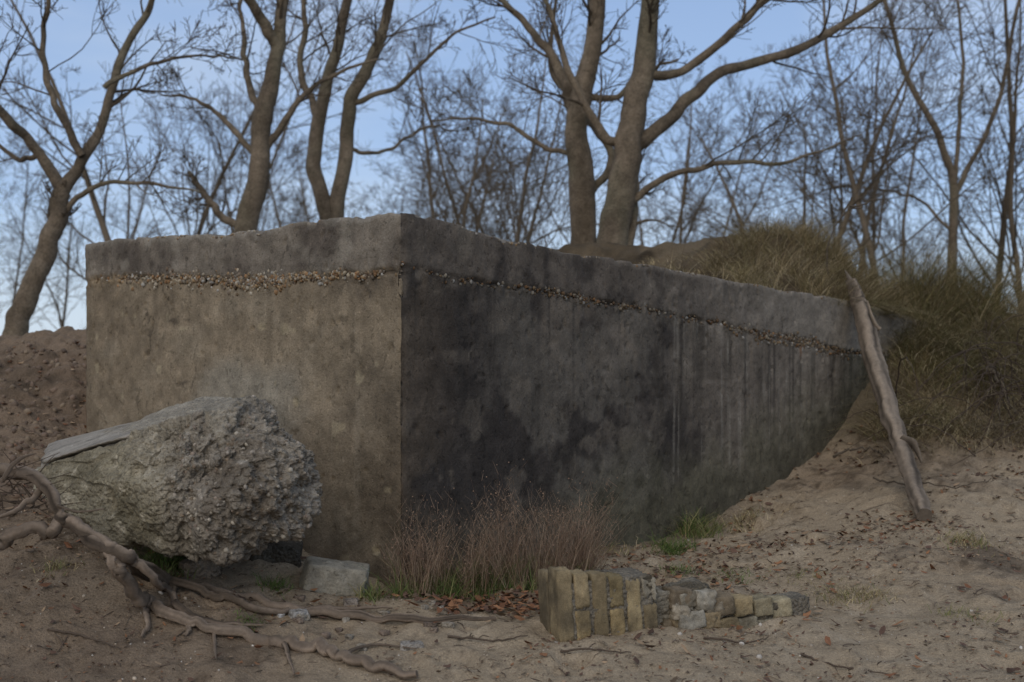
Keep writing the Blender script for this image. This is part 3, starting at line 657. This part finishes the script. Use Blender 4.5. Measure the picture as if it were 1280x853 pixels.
a=Acc(); n=1500; p=np.c_[rng.uniform(-2.6,3.4,n),rng.uniform(3.9,7.6,n)]; z=terr(p[:,0],p[:,1])
yw=rng.uniform(0,6.28,n); ln=rng.uniform(.008,.05,n)*(1+1.8*(rng.uniform(size=n)>.93)); d=np.c_[np.cos(yw),np.sin(yw)]*ln[:,None]
q=p+d; zz2=terr(q[:,0],q[:,1]); md=(p+q)/2+rng.normal(0,.004,(n,2)); zm_=terr(md[:,0],md[:,1])
P=np.stack([np.c_[p,z+.001],np.c_[md,np.maximum(zm_,(z+zz2)/2)+.003],np.c_[q,zz2+.002]],1)
tubes(a,P,np.tile([.0022,.002,.0008],(n,1))*rng.uniform(.4,1.2,(n,1)),5,pick([[.10,.075,.055],[.14,.105,.08],[.18,.14,.10]],n))
for pl in ([(1000,822),(1040,838),(1125,850)],[(700,818),(740,815),(790,820)],[(1060,840),(1090,842)],[(560,800),(620,805),(660,798)],[(60,790),(110,800),(150,815)],[(880,800),(930,806),(960,800)]):
    P=[G(*k) for k in pl]; P=np.array(P)+[0,0,.008]; tubes(a,resample(P,16)+rng.normal(0,.002,(16,3)),np.linspace(.005,.002,16),6,(.10,.075,.055))
a.obj('fallen_twigs',M_wood)
a=Acc(); n=5600; p=np.c_[rng.uniform(-2.6,3.2,n),rng.uniform(3.9,7.4,n)]; z=terr(p[:,0],p[:,1])
pebbles(a,np.c_[p,z],rng.uniform(.001,.005,n)*(1+1.5*(rng.uniform(size=n)>.95)),pick([[.4,.33,.25],[.25,.18,.12],[.46,.42,.36],[.15,.11,.08],[.12,.09,.06]],n),ICO1)
n=700; p=np.c_[rng.uniform(-3.6,-2.3,n),rng.uniform(5.8,8.4,n)]; z=terr(p[:,0],p[:,1]); pebbles(a,np.c_[p,z],rng.uniform(.005,.026,n),pick([[.17,.12,.085],[.2,.15,.10],[.12,.085,.06]],n),ICO2)
a.obj('gravel',M_peb)

# ------------------------------------------------------------------ trees
def grow(start,d,L,r0,n,wander,up,tip=.25):
    B=len(start); P=[start]; d=norm(d); cur=start
    w=rng.normal(size=(B,3))*wander*.4
    for i in range(n-1):
        d=norm(d+rng.normal(size=(B,3))*wander+w+np.array([0,0,up])); cur=cur+d*(L/(n-1))[:,None]; P.append(cur)
    f=np.linspace(0,1,n)[None]
    return np.stack(P,1), r0[:,None]*(1-(1-tip)*f)
def kids(P,R,L,k,fmin,amin,amax,lr,rr,n,wander,up,rmin=.0018):
    B,m,_=P.shape; idx=np.repeat(np.arange(B),k); f=rng.uniform(fmin,1,len(idx))**.9
    t=f*(m-1)*.999; i=t.astype(int); fr=(t-i)[:,None]
    st=P[idx,i]*(1-fr)+P[idx,i+1]*fr; T=norm(P[idx,i+1]-P[idx,i]); r=R[idx,i]
    an=rng.uniform(amin,amax,len(idx)); pr=norm(np.cross(T,rng.normal(size=T.shape)))
    d=T*np.cos(an)[:,None]+pr*np.sin(an)[:,None]
    l=L[idx]*lr*(1.15-.65*f)*rng.uniform(.55,1.25,len(idx))
    P2,R2=grow(st,d,l,np.maximum(r*rr*rng.uniform(.7,1.1,len(idx)),rmin),n,wander,up)
    return P2,np.maximum(R2,rmin*.7),l
BK=np.array([.15,.118,.083])
def crown(acc,P,R,L,ks=(9,6,5),lr=(.5,.5,.5),rmin=.003):
    for lv,k in enumerate(ks):
        n=(9,7,5,4)[lv]; P,R,L=kids(P,R,L,k,.18 if lv else .28,.45,1.1,lr[lv],.36 if lv==0 else .55,n,.11,.05,rmin)
        tubes(acc,P,R,(6,4,3,3)[lv],pick([BK*.6,BK*.75,BK*.9],len(P),.15))
def tree(name,limbs,d,ks=(8,6,5),lscale=1.,rmin=.0034,rs=.86):
    a=Acc(); PP=[];RR=[];LLn=[]
    for pl,R in limbs:
        R=[x*rs for x in R]
        P=resample([S(q[0],q[1],d+(q[2] if len(q)>2 else 0)) for q in pl],16)
        R=np.interp(np.linspace(0,1,16),np.linspace(0,1,len(R)),R)
        P[1:-1]+=rng.normal(0,.010,(14,3))
        P[:,1]+=np.linspace(0,1,16)**1.3*rng.uniform(-.9,.9)*(.0 if R[0]>.085 else 1)
        n=90; Pf=resample(P,n); Rf=np.interp(np.linspace(0,1,n),np.linspace(0,1,16),R)
        sd_=16 if R[0]>.05 else 9
        tubes(a,Pf,Rf*(1+.05*fbm(np.arange(n)*.4,R[0]*90)),sd_,BK*1.15)
        V=a.V[-1]; ax=np.repeat(Pf,sd_,axis=0); a.V[-1]=ax+(V-ax)*(1+.08*fbm(V[:,0]*9,V[:,1]*9,V[:,2]*3,3))[:,None]
        a.C[-1]=a.C[-1]*(1+.5*fbm(V[:,0]*7,V[:,1]*7,V[:,2]*3,4)[:,None]); a.C[-1]=M(a.C[-1],L3(.17,.155,.10),.45*ss(0,.6,fbm(V[:,0]*3,V[:,1]*3,V[:,2]*1.5,3)))
        L=np.linalg.norm(np.diff(P,axis=0),axis=1).sum()
        if R[0]>.085:
            h=P[8:]; PP.append(resample(h,16)); RR.append(R[8:].repeat(2)*.55); LLn.append(min(L*.55,3.2)*lscale)
        else: PP.append(P);RR.append(R);LLn.append(min(L,3.6)*lscale)
    crown(a,np.array(PP),np.array(RR),np.array(LLn),ks,rmin=rmin)
    a.obj(name,M_bark)
tree('bare_tree',[([(12,445),(28,385),(58,315),(78,240)],[.14,.115,.11,.10]),
 ([(78,240),(50,188),(20,150),(-5,105),(-50,60)],[.07,.055,.05,.045,.03]),
 ([(78,240),(100,200),(125,140),(135,70),(165,0),(190,-90)],[.08,.06,.05,.045,.04,.02]),
 ([(84,262),(110,238),(150,228),(200,232),(255,242)],[.035,.03,.022,.018,.008]),
 ([(103,195),(75,140),(60,80),(70,10),(60,-80)],[.045,.038,.03,.025,.015]),
 ([(45,195),(20,200),(-10,170),(-60,165)],[.03,.025,.02,.01]),
 ([(130,110),(170,80),(230,55),(280,50)],[.03,.022,.015,.008])],12.,(8,6,5))
tree('bare_tree',[([(300,460),(308,290),(325,210),(328,150),(345,80),(352,10),(362,-120)],[.17,.13,.12,.12,.085,.07,.05]),
 ([(328,155),(305,95),(292,30),(280,-40)],[.05,.04,.03,.02]),
 ([(348,60),(325,20),(290,-20),(260,-60)],[.07,.06,.045,.03]),
 ([(330,190),(370,130),(410,95),(470,70)],[.05,.035,.025,.012]),
 ([(308,290),(275,268),(250,240),(228,210)],[.05,.045,.038,.025]),
 ([(322,200),(280,150),(240,120),(190,110)],[.04,.03,.02,.01])],13.,(9,7,5))
tree('bare_tree',[([(405,460),(412,290),(393,210),(400,145),(420,60),(450,-60)],[.13,.105,.1,.09,.07,.05]),
 ([(418,460),(420,290),(432,190),(440,120),(475,50),(500,-60)],[.13,.105,.095,.09,.07,.05]),
 ([(398,150),(375,90),(380,20),(370,-60)],[.05,.045,.035,.02]),
 ([(440,130),(500,110),(560,60),(620,40)],[.04,.03,.02,.01]),
 ([(432,190),(480,185),(530,150),(570,150)],[.03,.022,.015,.008])],14.5,(9,7,5))
tree('bare_tree',[([(728,470),(728,310),(726,215),(722,140),(742,60),(752,-80)],[.21,.165,.155,.14,.11,.08]),
 ([(720,150),(700,80),(660,20),(610,-40)],[.07,.06,.045,.03]),
 ([(735,250),(765,200),(750,160),(715,110),(690,60),(700,-40)],[.05,.05,.045,.04,.035,.02]),
 ([(725,190),(690,185),(640,150),(590,135),(530,130)],[.04,.03,.025,.018,.008]),
 ([(722,120),(770,120),(800,90),(850,70)],[.05,.035,.03,.015])],13.2,(9,7,5))
tree('bare_tree',[([(760,470),(764,315),(780,225),(792,150),(808,60),(822,-90)],[.23,.18,.165,.155,.12,.08]),
 ([(785,190),(835,150),(872,110),(920,78),(1000,55),(1090,0),(1160,-50)],[.085,.08,.07,.06,.05,.04,.02]),
 ([(800,95),(850,92),(910,45),(960,0),(1010,-60)],[.06,.05,.045,.04,.02]),
 ([(788,175),(760,175),(735,140),(700,60),(670,-30)],[.06,.055,.045,.035,.02]),
 ([(785,255),(830,225),(900,208),(980,208),(1060,180)],[.045,.038,.028,.02,.008]),
 ([(780,330),(790,290),(795,230),(800,200)],[.07,.06,.05,.03])],12.6,(9,7,5))
tree('bare_tree',[([(1188,470),(1190,330),(1192,240),(1178,180),(1140,110),(1110,20),(1090,-60)],[.12,.09,.08,.065,.05,.04,.025]),
 ([(1192,245),(1225,180),(1250,110),(1262,20),(1290,-60)],[.055,.045,.04,.03,.02]),
 ([(1190,290),(1150,250),(1100,235),(1050,230)],[.03,.025,.02,.01]),
 ([(1192,240),(1200,150),(1205,60),(1195,-40)],[.045,.04,.03,.02])],20.,(8,7,5),1.3,.005)

wood=empty('distant_woodland')
prot=[]
M_far=nmat('bark_far',.95,3,.3,.3,20,.02,spec=.1)
for v_i in range(5):
    a=Acc(); k=rng.integers(1,3)
    st0=np.c_[rng.normal(0,.25,k),rng.normal(0,.25,k),np.full(k,-.3)]
    d0=np.c_[rng.normal(0,.16,k),rng.normal(0,.16,k),np.ones(k)]
    L=rng.uniform(5.5,8,k); P,R=grow(st0,d0,L,rng.uniform(.045,.075,k),18,.06,.03,.2)
    tubes(a,P,R,8,BK)
    for lv,kk in enumerate((18,7,6)):
        P,R,L=kids(P,R,L,kk,.15,.45,1.15,(.40,.5,.5)[lv],(.4,.55,.6)[lv],(10,7,5)[lv],.13,.05,.0055)
        tubes(a,P,R,(5,3,3)[lv],BK*.8)
    me=a.mesh('woodland_tree'); me.materials.append(M_far); prot.append(me)
pos=[]
for i_ in range(30):
    d=rng.uniform(20,36); px=-120+1520*(i_+rng.uniform(0,1))/30
    if px<150 and rng.uniform()<.6: continue
    pos.append(((px-640)/1600*d,d))
for px,d in [(630,19),(1000,20),(860,24),(1110,19),(1260,22),(560,22)]: pos.append(((px-640)/1600*d,d))
zs=terr([p[0] for p in pos],[p[1] for p in pos])
for i_,(p,z) in enumerate(zip(pos,zs)):
    o=bpy.data.objects.new('woodland_tree',prot[i_%5]); bpy.context.scene.collection.objects.link(o); o.parent=wood
    o.location=(p[0],p[1],z); o.rotation_euler=(0,0,rng.uniform(0,6.28)); s=rng.uniform(.75,1.2); o.scale=(s,s,s*rng.uniform(.9,1.15))
a=Acc(); n=1000; px=rng.uniform(-6,24,n); py=rng.uniform(16,40,n); z=terr(px,py)
P,R=grow(np.c_[px,py,z-.05],np.c_[rng.normal(0,.5,(n,2)),np.ones(n)],rng.uniform(.6,2.4,n),np.full(n,.010),7,.2,.03); tubes(a,P,R,4,BK*.9)
P,R,_=kids(P,R,np.full(n,1.4),5,.15,.4,1.1,.5,.5,5,.2,.03,.004); tubes(a,P,R,3,BK*.9)
a.obj('distant_scrub',M_far)

# ------------------------------------------------------------------ light, sky
w=bpy.data.worlds.new('World'); bpy.context.scene.world=w; w.use_nodes=True
nt=w.node_tree; N=nt.nodes; L_=nt.links; bg=N['Background']; sky=N.new('ShaderNodeTexSky'); sky.sky_type='NISHITA'; sky.sun_disc=False
az=math.radians(-163)
el=math.radians(32)
sky.sun_elevation=el; sky.sun_rotation=az; sky.air_density=1.0; sky.dust_density=.6; sky.ozone_density=2.0
tc=N.new('ShaderNodeTexCoord'); sep=N.new('ShaderNodeSeparateXYZ'); L_.new(tc.outputs['Generated'],sep.inputs[0])
ramp=N.new('ShaderNodeValToRGB'); cr_=ramp.color_ramp
cr_.elements[0].position=0.0; cr_.elements[0].color=(.58,.71,.88,1)
cr_.elements[1].position=.9; cr_.elements[1].color=(.46,.50,.58,1)
e=cr_.elements.new(.16); e.color=(.38,.53,.80,1); e=cr_.elements.new(.36); e.color=(.28,.41,.68,1)
L_.new(sep.outputs['Z'],ramp.inputs[0])
mp=N.new('ShaderNodeMapping'); mp.inputs['Scale'].default_value=(1.2,1.2,4.5); L_.new(tc.outputs['Generated'],mp.inputs['Vector'])
no=N.new('ShaderNodeTexNoise'); no.inputs['Scale'].default_value=2.4; no.inputs['Detail'].default_value=5; no.inputs['Roughness'].default_value=.5; L_.new(mp.outputs[0],no.inputs['Vector'])
m1=N.new('ShaderNodeMapRange'); m1.inputs['From Min'].default_value=.44; m1.inputs['From Max'].default_value=.68; m1.inputs['To Max'].default_value=.6; L_.new(no.outputs['Fac'],m1.inputs['Value'])
cl_=N.new('ShaderNodeMix'); cl_.data_type='RGBA'; L_.new(m1.outputs[0],cl_.inputs['Factor']); L_.new(ramp.outputs[0],cl_.inputs['A']); cl_.inputs['B'].default_value=(.60,.68,.80,1)
sc_=N.new('ShaderNodeVectorMath'); sc_.operation='SCALE'; sc_.inputs['Scale'].default_value=1.0/.15; L_.new(cl_.outputs['Result'],sc_.inputs[0])
mx=N.new('ShaderNodeMix'); mx.data_type='RGBA'; mx.inputs['Factor'].default_value=.85; L_.new(sky.outputs[0],mx.inputs['A']); L_.new(sc_.outputs[0],mx.inputs['B'])
L_.new(mx.outputs['Result'],bg.inputs[0]); bg.inputs[1].default_value=.15
sd=bpy.data.lights.new('sun','SUN'); sd.energy=1.2; sd.angle=math.radians(60); sd.color=(1,.87,.71)
so=bpy.data.objects.new('sun',sd); bpy.context.scene.collection.objects.link(so)
dv=Vector((math.sin(az)*math.cos(el),math.cos(az)*math.cos(el),math.sin(el)))
so.rotation_euler=dv.to_track_quat('Z','Y').to_euler(); so.location=(-5,-3,6)

cam=bpy.data.cameras.new('camera'); co=bpy.data.objects.new('camera',cam); bpy.context.scene.collection.objects.link(co)
co.location=(0,0,EYE); co.rotation_euler=(math.radians(90),0,0); cam.lens=45; cam.sensor_width=36; cam.shift_y=53.5/1280
cam.clip_end=2000; cam.clip_start=.05; cam.dof.use_dof=True; cam.dof.focus_distance=5.4; cam.dof.aperture_fstop=2.8
bpy.context.scene.camera=co
vs=bpy.context.scene.view_settings; vs.view_transform='Standard'; vs.look='None'; vs.exposure=0
